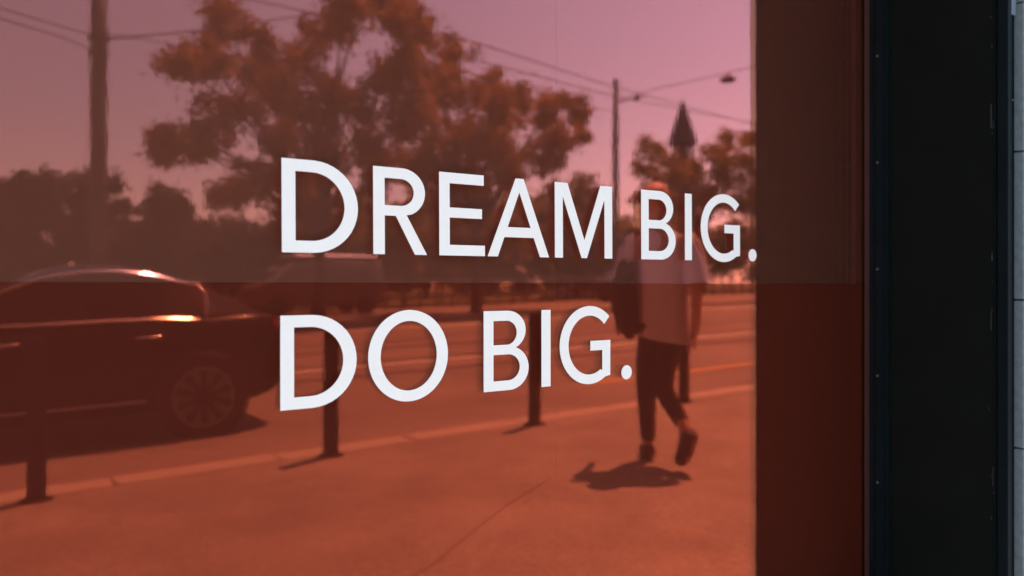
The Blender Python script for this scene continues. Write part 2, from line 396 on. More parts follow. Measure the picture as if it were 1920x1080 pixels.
# ------------------------------------------------------------------ white lettering
def arc(cx, cz, rx, rz, a0, a1, n=22):
    return [(cx + rx * math.cos(R(a0 + (a1 - a0) * i / n)), cz + rz * math.sin(R(a0 + (a1 - a0) * i / n))) for i in range(n + 1)]
H = 144.0
def g_D(): return [[(0, 0), (50, 0)] + arc(50, 72, 75, 72, -88, 88) + [(50, H), (0, H)], [(21.5, 18.5), (21.5, 125.5), (48, 125.5)] + arc(48, 72, 54, 53.5, 88, -88) + [(48, 18.5)]]
def g_R(): return [[(0, 0), (20.6, 0), (20.6, 64), (41, 64), (76.5, 0), (99.5, 0), (61, 66)] + arc(52, 104, 44, 40, -66, 88) + [(50, H), (0, H)],
                   [(20.6, 81), (20.6, 126), (50, 126)] + arc(50, 103.5, 24.5, 22.5, 88, -88) + [(50, 81)]]
def g_E(): return [[(0, 0), (93.5, 0), (93.5, 18.6), (20.8, 18.6), (20.8, 66), (87.5, 66), (87.5, 83.5), (20.8, 83.5), (20.8, 125.5), (91.5, 125.5), (91.5, H), (0, H)]]
def g_A(): return [[(0, 0), (22, 0), (36.6, 35.5), (103, 35.5), (117.5, 0), (139, 0), (80, H), (62, H)], [(44, 54), (70.3, 119), (96, 54)]]
def g_M(): return [[(0, 0), (19.5, 0), (19.5, 118), (66, 0), (79.5, 0), (125.5, 117), (125.5, 0), (146, 0), (146, H), (115, H), (73.3, 35), (31, H), (0, H)]]
def g_B(): return [[(0, 0), (57, 0)] + arc(57, 39.5, 44, 39.5, -88, 70.8) + arc(53, 108.5, 41, 35.5, -63.2, 88) + [(53, H), (0, H)],
                   [(21.3, 82.5), (21.3, 125.8), (50, 125.8)] + arc(51, 104.1, 22.5, 21.7, 88, -88) + [(50, 82.5)],
                   [(21.3, 17.8), (21.3, 65), (53, 65)] + arc(54, 41.4, 26.5, 23.6, 88, -88) + [(53, 17.8)]]
def g_I(): return [[(0, 0), (21.4, 0), (21.4, H), (0, H)]]
def g_G(): return [arc(76, 73.5, 76, 76.2, 46.5, 303, 60) + [(131, 12), (131, 81.5), (78, 81.5), (78, 62.5), (109.5, 62.5), (109.5, 22.5)] + arc(76, 73.5, 54, 57.4, -58, -315.5, 60)]
def g_O(): return [arc(75, 72.5, 75, 76.3, 0, 354, 59), list(reversed(arc(75, 72.5, 52.8, 58.0, 0, 354, 59)))]
def g_dot(): return [arc(14.3, 14.3, 14.3, 14.3, 0, 348, 29)]
GL = dict(D=g_D, R=g_R, E=g_E, A=g_A, M=g_M, B=g_B, I=g_I, G=g_G, O=g_O)
GL['.'] = g_dot
def glyph(ch, x, z, parent, tilt=0.0, sx=1.0, sz=1.0):
    loops = [[(p[0] * sx / 1000, p[1] * sz / 1000) for p in lp] for lp in GL[ch]()]
    flat = [p for lp in loops for p in lp]
    tris = tessellate_polygon([[Vector((p[0], p[1], 0)) for p in lp] for lp in loops])
    t = 0.0005; nv = len(flat)
    V = [(p[0], -t, p[1]) for p in flat] + [(p[0], -0.00005, p[1]) for p in flat]
    F = []
    for tr in tris:
        F.append(tuple(tr)); F.append(tuple(reversed([i + nv for i in tr])))
    k = 0
    for lp in loops:
        m = len(lp)
        for i in range(m): F.append((k + i, k + (i + 1) % m, nv + k + (i + 1) % m, nv + k + i))
        k += m
    o = mesh('full_stop' if ch == '.' else 'letter', V, F, M_LETTER, parent)
    bm = bmesh.new(); bm.from_mesh(o.data); bmesh.ops.recalc_face_normals(bm, faces=bm.faces); bm.to_mesh(o.data); bm.free()
    o.location = (x / 1000 - parent.location.x, 0, z / 1000 - parent.location.z); o.rotation_euler = (0, -tilt, 0)
    o['label'] = 'white full stop' if ch == '.' else 'white capital letter ' + ch
    return o
row1 = tag(empty('window_lettering', (0.97, -0.0004, 1.25)), 'upper line of white capital letters on the red window, reading DREAM BIG.', 'lettering', 'white lettering on the window')
for ch, x in (('D', 412.5), ('R', 564.3), ('E', 688), ('A', 787.3), ('M', 940.4), ('B', 1166.7), ('I', 1296.6), ('G', 1346.4), ('.', 1507.6)):
    glyph(ch, x, 1251.3 + (x - 412) * 0.0048, row1, 0.0048)
row2 = tag(empty('window_lettering', (0.77, -0.0004, 1.0)), 'lower line of white capital letters on the red window, reading DO BIG.', 'lettering', 'white lettering on the window')
for ch, x in (('D', 410), ('O', 555), ('B', 778.8), ('I', 908.3), ('G', 951.9), ('.', 1111)):
    glyph(ch, x, 1009.8, row2, 0.0003, sz=1.006, sx=0.985 if ch in 'GB' else 1.0)

# ------------------------------------------------------------------ bollards along the kerb
bm_ = MB().lathe([(0.05, -0.05), (0.05, 0.86), (0.047, 0.885), (0.036, 0.90), (0.004, 0.905)], 'z', 16)
pl_ = MB().lathe([(0.085, -0.02), (0.085, 0.008), (0.075, 0.012), (0.052, 0.013)], 'z', 16)
root = None
BLAB = ['dark round bollard on the kerb in front of the black car door', 'dark round bollard just behind the tail of the black car',
        'dark round bollard between the black car and the walking person', 'dark round bollard right behind the walking person']
for i in range(4):
    x = 0.385 + 1.722 * i
    if root is None:
        root = empty('bollard'); bm_.build('post', M_BOLLARD, root, True); pl_.build('base_plate', M_BOLLARD, root, True); b = root
    else: b = copy_tree(root)
    b.location = (x, -3.94, ground_z(x))
    tag(b, BLAB[i], 'bollard', 'bollards along the kerb')

# ------------------------------------------------------------------ cars
def make_car():
    root = empty('parked_car')
    st = [(-3.56, .38, .60, .50), (-3.50, .30, .68, .66), (-3.35, .22, .76, .80), (-3.05, .19, .83, .88), (-2.5, .19, .92, .915), (-1.95, .19, .985, .925), (-1.2, .19, .995, .93),
          (-.5, .19, 1.01, .93), (0.0, .20, 1.035, .925), (.35, .21, 1.055, .905), (.58, .25, 1.045, .86), (.72, .30, .99, .78), (.79, .36, .90, .68), (.815, .44, .78, .58)]
    rings = []
    for u, zb, zt, hw in st:
        h = zt - zb
        half = [(0, zb), (hw * .78, zb), (hw * .955, zb + .05), (hw * .985, zb + .30 * h), (hw, zb + .62 * h), (hw * .985, zb + .78 * h), (hw * .945, zb + .90 * h), (hw * .86, zt), (hw * .45, zt + .012), (0, zt + .016)]
        ring = [(u, y, z) for y, z in half] + [(u, -y, z) for y, z in reversed(half[1:-1])]
        rings.append(ring)
    b = MB().loft(rings).build('body', M_CARP, root, True)
    md = b.modifiers.new('smooth', 'SUBSURF'); md.levels = 2; md.render_levels = 2
    # greenhouse, split into roof, glass and pillars
    gs = [(-2.05, .99, .985, .74, .70), (-1.75, 1.14, .985, .80, .66), (-1.45, 1.31, .985, .83, .63), (-1.15, 1.43, .985, .84, .60), (-.85, 1.475, .99, .845, .60), (-.6, 1.475, .995, .845, .60), (-.35, 1.445, 1.0, .84, .595),
          (-.1, 1.375, 1.01, .825, .58), (.12, 1.285, 1.025, .80, .56), (.36, 1.17, 1.035, .76, .55), (.58, 1.05, 1.03, .70, .56)]
    def gring(g):
        u, zr, zb, hb, hr = g
        zb2 = min(zb, zr - .02); e = max(.02, min(.07, (zr - zb) * .5))
        half = [(hb, zb2), (hb * .45 + hr * .55, zb2 + (zr - e - zb2) * .55), (hr, zr - e), (hr * .86, zr - e * .25), (hr * .45, zr), (0, zr + .005)]
        return [(u, y, z) for y, z in half] + [(u, -y, z) for y, z in reversed(half[:-1])]
    gr = [gring(g) for g in gs]; n = len(gr[0])
    parts = {}
    for i in range(len(gs) - 1):
        for k in range(n - 1):
            quad = [gr[i][k], gr[i][k + 1], gr[i + 1][k + 1], gr[i + 1][k]]
            side = 'a' if k < 5 else 'b'
            if k < 2 or k >= n - 3:
                nm = {2: 'side_window', 3: 'side_window', 4: 'pillar', 5: 'side_window', 6: 'side_window', 7: 'side_window'}.get(i, 'pillar')
                key = (nm, side, 0 if i < 4 else 1) if nm == 'side_window' else ('pillar', side, 0 if i < 4 else (1 if i == 4 else 2))
            else:
                rail = k == 2 or k == n - 4
                if 3 <= i <= 6: key = ('roof', '', 0)
                elif rail: key = ('roof', '', 0)
                elif i < 3: key = ('windshield', '', 0)
                else: key = ('rear_window', '', 0)
            parts.setdefault(key, []).append(quad)
    for (nm, sd_, q_), quads in parts.items():
        m = MB()
        for q in quads: m.add(q, [(0, 1, 2, 3)])
        o = m.build(nm, M_CARP if nm in ('roof', 'pillar') else M_CARG, root, True, fix=False)
        bm = bmesh.new(); bm.from_mesh(o.data); bmesh.ops.remove_doubles(bm, verts=bm.verts, dist=1e-5); bmesh.ops.recalc_face_normals(bm, faces=bm.faces)
        c = Vector((-.7, 0, 1.1))
        for f in bm.faces:
            if f.normal.dot(f.calc_center_median() - c) < 0: f.normal_flip()
        bm.to_mesh(o.data); bm.free()
    for s in (-1, 1):
        # chrome line round the side glass: over the door tops, round the rear corner, back along the belt
        top = [(g[0], s * (g[4] + .012), g[1] - min(.07, (g[1] - g[2]) * .5) + .004) for g in gs[1:8]]
        rear = [(.03, s * .69, 1.285), (.075, s * .755, 1.20), (.07, s * .80, 1.11), (.02, s * .828, 1.045)]
        belt = [(-.1, s * .845, 1.022), (-.4, s * .857, 1.008), (-.8, s * .862, 1.0), (-1.3, s * .86, .995), (-1.75, s * .83, .992)]
        belt = [(.06, s * .797, .968), (0.0, s * .814, .982), (-.15, s * .839, .998), (-.3, s * .855, 1.006), (-.45, s * .862, 1.009), (-.8, s * .864, 1.006), (-1.3, s * .862, 1.0), (-1.75, s * .834, .996)]
        trim = MB().tube(top + rear[:3] + belt, .012, 8).build('chrome_trim', M_CHROME, root, True)
        for line in (top, belt):                                   # bright outer faces of the moulding, tilted out and up
            V = []; F = []
            fine = []
            for i in range(len(line) - 1):
                p0 = Vector(line[max(i - 1, 0)]); p1 = Vector(line[i]); p2 = Vector(line[i + 1]); p3 = Vector(line[min(i + 2, len(line) - 1)])
                for k in range(5):
                    t = k / 5
                    fine.append(.5 * ((2 * p1) + (p2 - p0) * t + (2 * p0 - 5 * p1 + 4 * p2 - p3) * t * t + (3 * p1 - p0 - 3 * p2 + p3) * t ** 3))
            for i, p in enumerate(fine):
                q = p + Vector((0, s * .009, .010)); c = Vector((0, -s * .75, .66)) * .009
                V += [q - c, q + c, q + c - Vector((0, s * .008, .008)), q - c - Vector((0, s * .008, .008))]
                if i:
                    for a_, b_ in ((0, 1), (1, 2), (2, 3), (3, 0)): F.append((4 * i - 4 + a_, 4 * i - 4 + b_, 4 * i + b_, 4 * i + a_))
            o = mesh('moulding', V, F, M_CHROME2, trim, True)
            bm = bmesh.new(); bm.from_mesh(o.data); bmesh.ops.recalc_face_normals(bm, faces=bm.faces)
            for e in bm.edges:
                if len(e.link_faces) == 2 and e.calc_face_angle(0) > .7: e.smooth = False
            bm.to_mesh(o.data); bm.free()
        MB().tube([(-2.35, s * .925, .36), (-1.2, s * .937, .345), (-.45, s * .937, .35)], .009, 6).build('sill_trim', M_CHROME, root, True)
        for u in (-1.42, -.42):
            h = MB(); h.tube([(u - .11, s * .925, .86), (u - .08, s * .945, .865), (u + .08, s * .945, .868), (u + .11, s * .925, .865)], .012, 6)
            h.build('door_handle', M_CHROME2, root, True)
        MB().bevbox(-1.72, -1.52, min(s * .88, s * 1.06), max(s * .88, s * 1.06), 1.0, 1.13, .03).build('mirror', M_CARP, root, True)
        # lamps follow the corners
        MB().loft([[(.66, s * .84, .90), (.66, s * .85, .98), (.64, s * .80, 1.0), (.64, s * .8, .9)], [(.79, s * .62, .84), (.80, s * .62, .94), (.72, s * .6, .97), (.72, s * .6, .84)]]).build('taillight', M_TAIL, root)
        MB().loft([[(-3.30, s * .84, .60), (-3.30, s * .84, .70), (-3.2, s * .8, .72), (-3.2, s * .8, .6)], [(-3.50, s * .62, .58), (-3.50, s * .62, .66), (-3.4, s * .6, .68), (-3.4, s * .6, .58)]]).build('headlight', M_HEAD, root)
        for u in (0.0, -2.8):
            w = empty('wheel', (u, s * .828, .335)); w.parent = root
            arch = MB().lathe([(.30, -.02), (.385, -.02), (.385, s * .104), (.36, s * .108), (.30, s * .02)], 'y', 28).build('wheel_arch', M_BLACKPL, w, True)
            MB().lathe([(.25, -.105), (.31, -.11), (.335, -.09), (.338, 0), (.335, .09), (.31, .11), (.25, .105)], 'y', 36).build('tyre', M_TYRE, w, True)
            MB().lathe([(.252, -.10), (.252, s * .03), (.235, s * .055)], 'y', 36).build('hub_barrel', M_BLACKPL, w, True)
            rm = MB().lathe([(.232, s * .098), (.236, s * .112), (.254, s * .113), (.258, s * .106), (.25, s * .09), (.232, s * .098)], 'y', 36, caps=False)
            rm.lathe([(.001, s * .104), (.05, s * .104), (.062, s * .085), (.06, s * .05)], 'y', 20)
            for k in range(10):
                a = 2 * math.pi * k / 10
                for da in (-.085, .085):
                    p0 = Vector((math.cos(a) * .05, s * .09, math.sin(a) * .05)); p1 = Vector((math.cos(a + da) * .24, s * .10, math.sin(a + da) * .24))
                    rm.tube([p0, p1], [.014, .013], 6)
            rm.build('rim', M_RIM, w, True)
    MB().bevbox(-3.58, -3.44, -.42, .42, .42, .60, .02).build('grille', M_BLACKPL, root)
    MB().bevbox(.70, .835, -.60, .60, .40, .50, .02).build('bumper_trim', M_BLACKPL, root)
    return root
def set_paint(root, m):
    for o in root.children:
        if o.name.split('.')[0] in ('body', 'roof', 'pillar', 'mirror'):
            o.material_slots[0].link = 'OBJECT'; o.material_slots[0].material = m
car = make_car()
tag(car, 'black saloon car with chrome window trim, parked beyond the near kerb', 'car')
car.location = (1.758, -6.76, ground_z(1.758) - ROAD_DROP + 0.003); car.rotation_euler = (0, -math.atan(SLOPE), 0)
for i, (x, y, rz, m, lab) in enumerate(((24.0, -24.9, 180, M_CARB, 'brown car parked across the road beside the white kiosk'),
                                        (5.0, -25.0, 0, M_CARR, 'dark red car parked across the road below the round bushes'))):
    c = copy_tree(car); c.location = (x, y, ground_z(x) - 0.02); c.rotation_euler = (0, -math.atan(SLOPE) * (1 if rz == 0 else -1), R(rz))
    set_paint(c, m); tag(c, lab, 'car', 'cars parked across the road')
# white van across the road, the shade on its body coloured brown
van = tag(empty('parked_van', (10.2, -25.0, ground_z(10.2) - 0.02)), 'delivery van, sunlit roof coloured white and shaded sides brown, parked across the road behind the big tree trunk', 'van')
vr = []
for u, zb, zt, hw in ((-2.45, .45, .75, .70), (-2.35, .35, .95, .86), (-1.9, .3, 1.12, .93), (-1.45, .3, 1.55, .94), (-1.0, .3, 1.86, .93), (-.2, .3, 1.92, .93), (1.6, .3, 1.92, .93), (2.05, .32, 1.88, .91), (2.12, .4, 1.7, .86)):
    h = zt - zb
    half = [(0, zb), (hw * .9, zb), (hw, zb + .12 * h), (hw, zb + .55 * h), (hw * .95, zb + .85 * h), (hw * .84, zt), (0, zt + .02)]
    vr.append([(u, y, z) for y, z in half] + [(u, -y, z) for y, z in reversed(half[1:-1])])
MB().loft(vr).build('body', M_VAN, van, True)
MB().bevbox(-1.0, 1.95, -.80, .80, 1.93, 2.03, .03).build('roof', M_CARW, van)  # white panel gives the sunlit strip along the top
for s in (-1, 1):
    MB().loft([[(u, s * .955, z) for u, z in ((-1.35, 1.12), (-1.0, 1.6), (-.35, 1.66), (-.3, 1.15))], [(u, s * .90, z) for u, z in ((-1.35, 1.12), (-1.0, 1.6), (-.35, 1.66), (-.3, 1.15))]]).build('side_window', M_CARG, van)
    for u in (-1.6, 1.45):
        w = empty('wheel', (u, s * .84, .33)); w.parent = van
        MB().lathe([(.2, -.11), (.31, -.11), (.33, -.08), (.33, .08), (.31, .11), (.2, .11)], 'y', 24).build('tyre', M_TYRE, w, True)
        MB().lathe([(.01, s * .10), (.18, s * .10), (.205, s * .08), (.2, 0)], 'y', 20).build('rim', M_RIM, w, True)
MB().loft([[(-1.86, y, 1.14) for y in (-.7, .7)] + [(-1.02, y, 1.84) for y in (.68, -.68)], [(-1.92, y, 1.16) for y in (-.7, .7)] + [(-1.08, y, 1.86) for y in (.68, -.68)]]).build('windshield', M_CARG, van)

# ------------------------------------------------------------------ trees and bushes
def leaves(name, clumps, per_m2, size, material, parent, seed, origin):
    rng = np.random.default_rng(seed); P = []; S = []
    for (x, y, z, r) in clumps:
        # uneven clump: several smaller tufts inside it
        k = rng.integers(8, 12); tufts = []
        for _ in range(k):
            d = rng.normal(size=3); d /= np.linalg.norm(d)
            tufts.append((np.array([x, y, z]) + d * r * rng.uniform(.2, 1.05) * np.array([1, 1, .85]), r * rng.uniform(.32, .58)))
        for c, rr in tufts:
            n = int(per_m2 * 4 * rr * rr * 3.14) + 8
            P.append(c + rng.normal(size=(n, 3)) * rr * .52); S.append(np.full(n, size))
    P = np.concatenate(P) - np.array(origin); N = len(P); S = np.concatenate(S) * rng.uniform(.6, 1.3, N)
    a = rng.normal(size=(N, 3)); a /= np.linalg.norm(a, axis=1)[:, None]
    t = rng.normal(size=(N, 3)); b = np.cross(a, t); b /= np.linalg.norm(b, axis=1)[:, None]
    a *= S[:, None] * .5; b *= S[:, None] * .36
    V = np.stack([P - a, P + b - a * .1, P + a, P - b - a * .1], 1).reshape(-1, 3)
    me = bpy.data.meshes.new(name); me.vertices.add(4 * N); me.vertices.foreach_set('co', V.astype(np.float32).ravel())
    me.loops.add(4 * N); me.loops.foreach_set('vertex_index', np.arange(4 * N, dtype=np.int32))
    me.polygons.add(N); me.polygons.foreach_set('loop_start', np.arange(0, 4 * N, 4, dtype=np.int32))
    me.update(calc_edges=True); me.validate(); me.materials.append(material)
    o = bpy.data.objects.new(name, me); C.objects.link(o); o.parent = parent; return o

def tree(name, label, cat, base, clumps, trunk_r, fork_z, dens, size, lm, seed, group=None, limbs=True, lean=(0, 0)):
    x0, y0 = base; z0 = ground_z(x0) - 0.1
    root = tag(empty(name, (x0, y0, z0)), label, cat, group)
    rng = random.Random(seed)
    top = Vector((lean[0], lean[1], fork_z))
    m = MB().tube([(0, 0, -.1), (lean[0] * .1, lean[1] * .1, .25), (lean[0] * .4 + .04, lean[1] * .4, fork_z * .5), top], [trunk_r * 1.35, trunk_r * 1.05, trunk_r * .92, trunk_r * .8], 10)
    m.build('trunk', M_BARK, root, True)
    if limbs:
        lb = MB()
        for (x, y, z, r) in clumps:
            e = Vector((x - x0, y - y0, z - z0)); d = e - top
            mid1 = top + d * .33 + Vector((rng.uniform(-.3, .3), rng.uniform(-.3, .3), abs(d.length) * .10))
            mid2 = top + d * .7 + Vector((rng.uniform(-.3, .3), rng.uniform(-.3, .3), abs(d.length) * .06))
            rr = trunk_r * (.28 + .3 * min(1, r))
            lb.tube([top - Vector((0, 0, .3)), mid1, mid2, e], [rr, rr * .7, rr * .42, rr * .15], 6)
        o = lb.build('limbs', M_BARK, root, True); o['label'] = 'branching limbs inside the crown'
    leaves('crown', clumps, dens, size, lm, root, seed, (x0, y0, z0))
    return root

TREE_A = [(4.43,-19.20,6.56,0.64),(5.47,-20.64,7.38,0.53),(6.41,-22.08,8.80,0.83),(5.46,-19.56,6.58,0.60),(4.82,-21.00,4.91,0.67),(4.71,-22.44,5.23,0.44),(5.29,-19.92,4.91,0.61),(6.29,-21.36,5.93,0.81),(7.63,-22.80,7.38,0.96),(6.83,-20.28,7.74,0.65),(8.14,-21.72,6.61,0.94),(7.46,-19.20,7.16,0.70),(7.38,-20.64,5.12,0.66),(9.19,-22.08,8.92,0.57),(8.81,-19.56,8.64,0.81),(9.09,-21.00,6.90,0.55),(11.12,-22.44,10.23,1.12),(9.74,-21.36,6.35,1.12),(9.47,-22.80,5.48,1.00),(6.12,-20.28,3.82,0.56),(6.09,-21.72,3.66,0.45),(6.48,-19.20,3.87,0.52),(6.65,-20.64,4.40,0.36),(10.77,-22.08,5.34,1.01),(7.60,-19.56,4.13,0.57),(10.80,-21.00,7.47,0.73),]
TREE_B = [(10.85,-19.70,9.07,0.78),(12.35,-21.14,9.09,0.76),(14.19,-22.58,9.32,0.70),(10.86,-20.06,7.60,0.87),(12.95,-21.50,7.90,0.87),(14.85,-22.94,7.82,0.85),(11.22,-20.42,6.29,1.13),(13.56,-21.86,5.93,1.07),(16.22,-23.30,8.46,0.74),(15.08,-20.78,6.99,0.80),(17.00,-22.22,7.97,0.73),(15.71,-19.70,6.62,0.73),(17.99,-21.14,7.80,0.61),(19.81,-22.58,7.70,0.62),(17.95,-20.06,6.48,0.37),(18.28,-21.50,6.45,0.66),(17.90,-22.94,6.23,0.90),(14.31,-20.42,5.62,1.04),(14.18,-21.86,4.91,0.90),(13.13,-23.30,5.36,1.10),(15.19,-20.78,4.87,0.71),(18.35,-22.22,5.68,0.55),(9.83,-19.70,4.33,0.61),]
TREE_C = [(34.12,-33.00,9.32,0.82),(34.16,-33.80,8.15,0.71),(37.03,-34.60,9.16,0.74),(36.28,-33.20,7.93,0.98),(35.26,-34.00,7.28,0.82),(39.70,-34.80,8.73,1.05),(40.15,-33.40,9.80,1.16),(42.93,-34.20,10.78,1.07),(45.59,-35.00,11.40,0.82),(43.56,-33.60,9.26,1.21),(42.37,-34.40,8.54,1.21),(39.18,-33.00,6.79,1.35),(42.99,-33.80,7.10,1.60),(38.49,-34.60,6.55,1.20),(44.15,-33.20,7.84,1.25),(34.13,-34.00,6.56,0.65),]
BUSH1 = [(1.42,-26.30,3.86,0.65),(1.99,-26.86,4.03,0.61),(2.61,-27.42,4.04,0.66),(1.69,-26.44,3.03,0.87),(2.71,-27.00,3.11,0.82),(1.21,-27.56,2.91,0.81),(0.65,-26.58,3.76,0.77),(0.66,-27.14,2.87,0.79),]
BUSH2 = [(3.23,-25.30,3.89,0.60),(3.95,-25.86,4.07,0.55),(4.49,-26.42,3.74,0.42),(3.53,-25.44,3.04,0.79),(4.35,-26.00,2.95,0.66),(3.24,-26.56,2.77,0.66),]
BUSH3 = [(5.51,-25.50,3.89,0.57),(5.25,-25.90,3.57,0.47),(6.05,-26.30,3.64,0.45),(5.58,-25.60,2.98,0.70),(5.42,-26.00,2.49,0.68),(6.15,-26.40,2.61,0.61),]
HEDGE = [(5.09,-28.60,2.80,0.69),(5.80,-28.92,2.84,0.71),(6.53,-29.24,2.88,0.73),(7.10,-28.68,2.87,0.72),(7.88,-29.00,2.92,0.74),(8.70,-29.32,2.96,0.76),(9.28,-28.76,2.95,0.76),(10.15,-29.08,3.00,0.78),(11.07,-29.40,3.04,0.80),(0.98,-28.84,2.22,0.50),(1.64,-29.16,2.25,0.52),(2.26,-28.60,2.25,0.51),(2.97,-28.92,2.27,0.53),(3.71,-29.24,2.30,0.54),(4.36,-28.68,2.30,0.54),(5.16,-29.00,2.33,0.55),(6.00,-29.32,2.36,0.57),(6.68,-28.76,2.35,0.57),(7.58,-29.08,2.39,0.58),(8.53,-29.40,2.42,0.60),(9.25,-28.84,2.42,0.60),(10.26,-29.16,2.45,0.62),]
BACK1 = [(13.44,-37.00,4.74,0.99),(14.55,-37.80,4.05,1.07),(15.70,-38.60,5.25,0.83),(12.98,-37.20,3.43,0.91),(15.18,-38.00,3.54,1.09),]
BACK2 = [(16.20,-37.00,4.88,1.22),(18.04,-37.80,5.32,1.13),(18.10,-38.60,4.24,1.29),(18.68,-37.20,4.18,1.12),(17.22,-38.00,3.61,0.98),]
BACK3 = [(21.88,-39.00,5.63,1.21),(21.63,-39.80,4.45,1.38),(24.21,-40.60,4.92,1.44),(23.04,-39.20,6.02,0.93),(22.78,-40.00,3.73,1.25),]
BACK4 = [(25.84,-39.00,5.53,1.27),(25.59,-39.80,4.61,1.29),(28.48,-40.60,5.45,1.52),(26.74,-39.20,3.98,1.29),(28.88,-40.00,4.42,1.17),]
BACK5 = [(31.29,-41.00,5.96,1.33),(33.23,-41.80,7.21,1.27),(35.27,-42.60,6.29,1.50),(32.32,-41.20,4.96,1.42),(36.22,-42.00,8.16,1.12),(37.90,-42.80,6.82,1.54),(35.24,-41.40,5.09,1.40),]

tree('street_tree', 'large spreading plane tree across the road with its trunk before the parked van', 'tree', (8.71, -21.0), TREE_A, .19, 2.9, 85, .15, M_LEAF, 11, 'big trees across the road')
tree('street_tree', 'second large plane tree, right of the biggest one, crown reaching the steel mast', 'tree', (14.45, -21.5), TREE_B, .19, 3.0, 85, .15, M_LEAF, 12, 'big trees across the road')
tree('park_tree', 'loose yellow-green tree standing under the dark pointed spire', 'tree', (39.5, -34.0), TREE_C, .24, 4.0, 24, .24, M_LEAF3, 13)
def bush(label, clumps, seed, dens=95, size=.16, lm=None):
    xs = [c[0] for c in clumps]; ys = [c[1] for c in clumps]
    base = (sum(xs) / len(xs), sum(ys) / len(ys)); low = [(x + .1, y, 1.0, r * 1.1) for x, y, z, r in clumps[-3:]]
    tree('round_bush', label, 'bush', base, clumps + low, .10, 1.0, dens, size, lm or M_LEAF2, seed, 'round bushes across the road', limbs=False)
bush('wide dark bush at the far left of the reflection', BUSH1, 21)
bush('dark bush right behind the thick steel mast', BUSH2, 22)
bush('narrow dome-shaped bush between the mast and the big tree', BUSH3, 23)
bushmat = M_LEAF2
hr = tag(empty('hedge', (6.0, -29.0, ground_z(6.0))), 'long dark hedge behind the round bushes on the left side', 'hedge')
leaves('foliage', HEDGE + [(x, y - .1, z - .75, r) for x, y, z, r in HEDGE] + [(x, y, z - 1.5, r) for x, y, z, r in HEDGE[:9]], 80, .18, M_LEAF2, hr, 31, (6.0, -29.0, ground_z(6.0)))
st_ = MB()
for i in range(9): st_.tube([(-4.5 + i * 1.15, .1 * (i % 3), -.1), (-4.5 + i * 1.15 + .1, .1, 1.5)], [.05, .03], 6)
st_.build('stems', M_BARK, hr)
for i, (cl_, b_, lab) in enumerate(((BACK1, (14.4, -38), 'small dark tree seen between the letters D and R'), (BACK2, (17.6, -38), 'small dark tree seen behind the letter R'),
        (BACK3, (22.7, -40), 'small dark tree seen behind the letter E'), (BACK4, (27.2, -40), 'small dark tree seen behind the letter A of DREAM'), (BACK5, (34.5, -42), 'small dark tree behind the letter M and the thin mast'))):
    tree('background_tree', lab, 'tree', b_, cl_ + [(x + .4, y - .5, z - 1.7, r * .95) for x, y, z, r in cl_ if z > 3.4], .16, 1.8, 26, .24, M_LEAF4, 40 + i, 'small trees in the background', limbs=False)

HEDGE2 = [(11.05,-29.00,2.94,0.75),(12.02,-29.50,3.19,0.87),(13.05,-30.00,3.45,0.99),(13.56,-29.25,3.03,0.75),(14.66,-29.75,3.29,0.87),(15.18,-29.00,3.47,0.99),(16.35,-29.50,3.13,0.75),(17.58,-30.00,3.41,0.87),(18.12,-29.25,3.60,0.99),(19.44,-29.75,3.24,0.75),(19.99,-29.00,3.44,0.87),(21.40,-29.50,3.74,0.99),(22.88,-30.00,3.37,0.75),(23.47,-29.25,3.58,0.87),(25.06,-29.75,3.90,0.99),(25.67,-29.00,3.41,0.75),(27.37,-29.50,3.73,0.87),(29.17,-30.00,4.08,0.99),(29.84,-29.25,3.56,0.75),(31.77,-29.75,3.90,0.87),(32.47,-29.00,4.15,0.99),(34.55,-29.50,3.72,0.75),(36.76,-30.00,4.09,0.87),(37.54,-29.25,4.36,0.99),(39.92,-29.75,3.90,0.75),(40.76,-29.00,4.18,0.87),(43.35,-29.50,4.60,0.99)]

hz = ground_z(25.0)
hr2 = tag(empty('hedge', (25.0, -29.5, hz)), 'long uneven hedge behind the parked cars on the right side', 'hedge')
leaves('foliage', HEDGE2 + [(x + .4, y, z - .9, r) for x, y, z, r in HEDGE2] + [(x - .3, y, z - 1.8, r) for x, y, z, r in HEDGE2], 30, .22, M_LEAF4, hr2, 33, (25.0, -29.5, hz))
st2 = MB()
for i in range(18): st2.tube([(-13 + i * 1.9, .1 * (i % 3), -.5), (-13 + i * 1.9 + .1, .1, 1.6)], [.06, .03], 6)
st2.build('stems', M_BARK, hr2)

# ------------------------------------------------------------------ masts, wires, lamp
mast = tag(empty('steel_mast', (2.19, -15.0, ground_z(2.19) - ROAD_DROP)), 'thick dark overhead-line mast behind the black car', 'mast', 'overhead line masts')
MB().tube([(0, 0, -.05), (0, 0, 4.5), (0, 0, 9.0)], [.155, .145, .13], 14).build('shaft', M_POLE, mast, True)
MB().lathe([(.24, -.02), (.24, .05), (.17, .08), (.16, .30), (.155, .32)], 'z', 14).build('base_collar', M_POLE, mast, True)
MB().lathe([(.165, 5.72), (.175, 5.73), (.175, 5.80), (.165, 5.81)], 'z', 14).build('clamp', M_WIRE, mast, True)
MB().lathe([(.165, 5.44), (.175, 5.45), (.175, 5.52), (.165, 5.53)], 'z', 14).build('clamp', M_WIRE, mast, True)
mast2 = tag(empty('steel_mast', (18.47, -19.0, ground_z(18.47) - ROAD_DROP)), 'thin dark overhead-line mast seen right of the letter M', 'mast', 'overhead line masts')
MB().tube([(0, 0, -.05), (0, 0, 4.0), (0, 0, 7.85)], [.13, .12, .105], 12).build('shaft', M_POLE, mast2, True)
MB().lathe([(.11, 7.82), (.12, 7.83), (.06, 7.92), (.01, 7.95)], 'z', 12).build('cap', M_POLE, mast2, True)
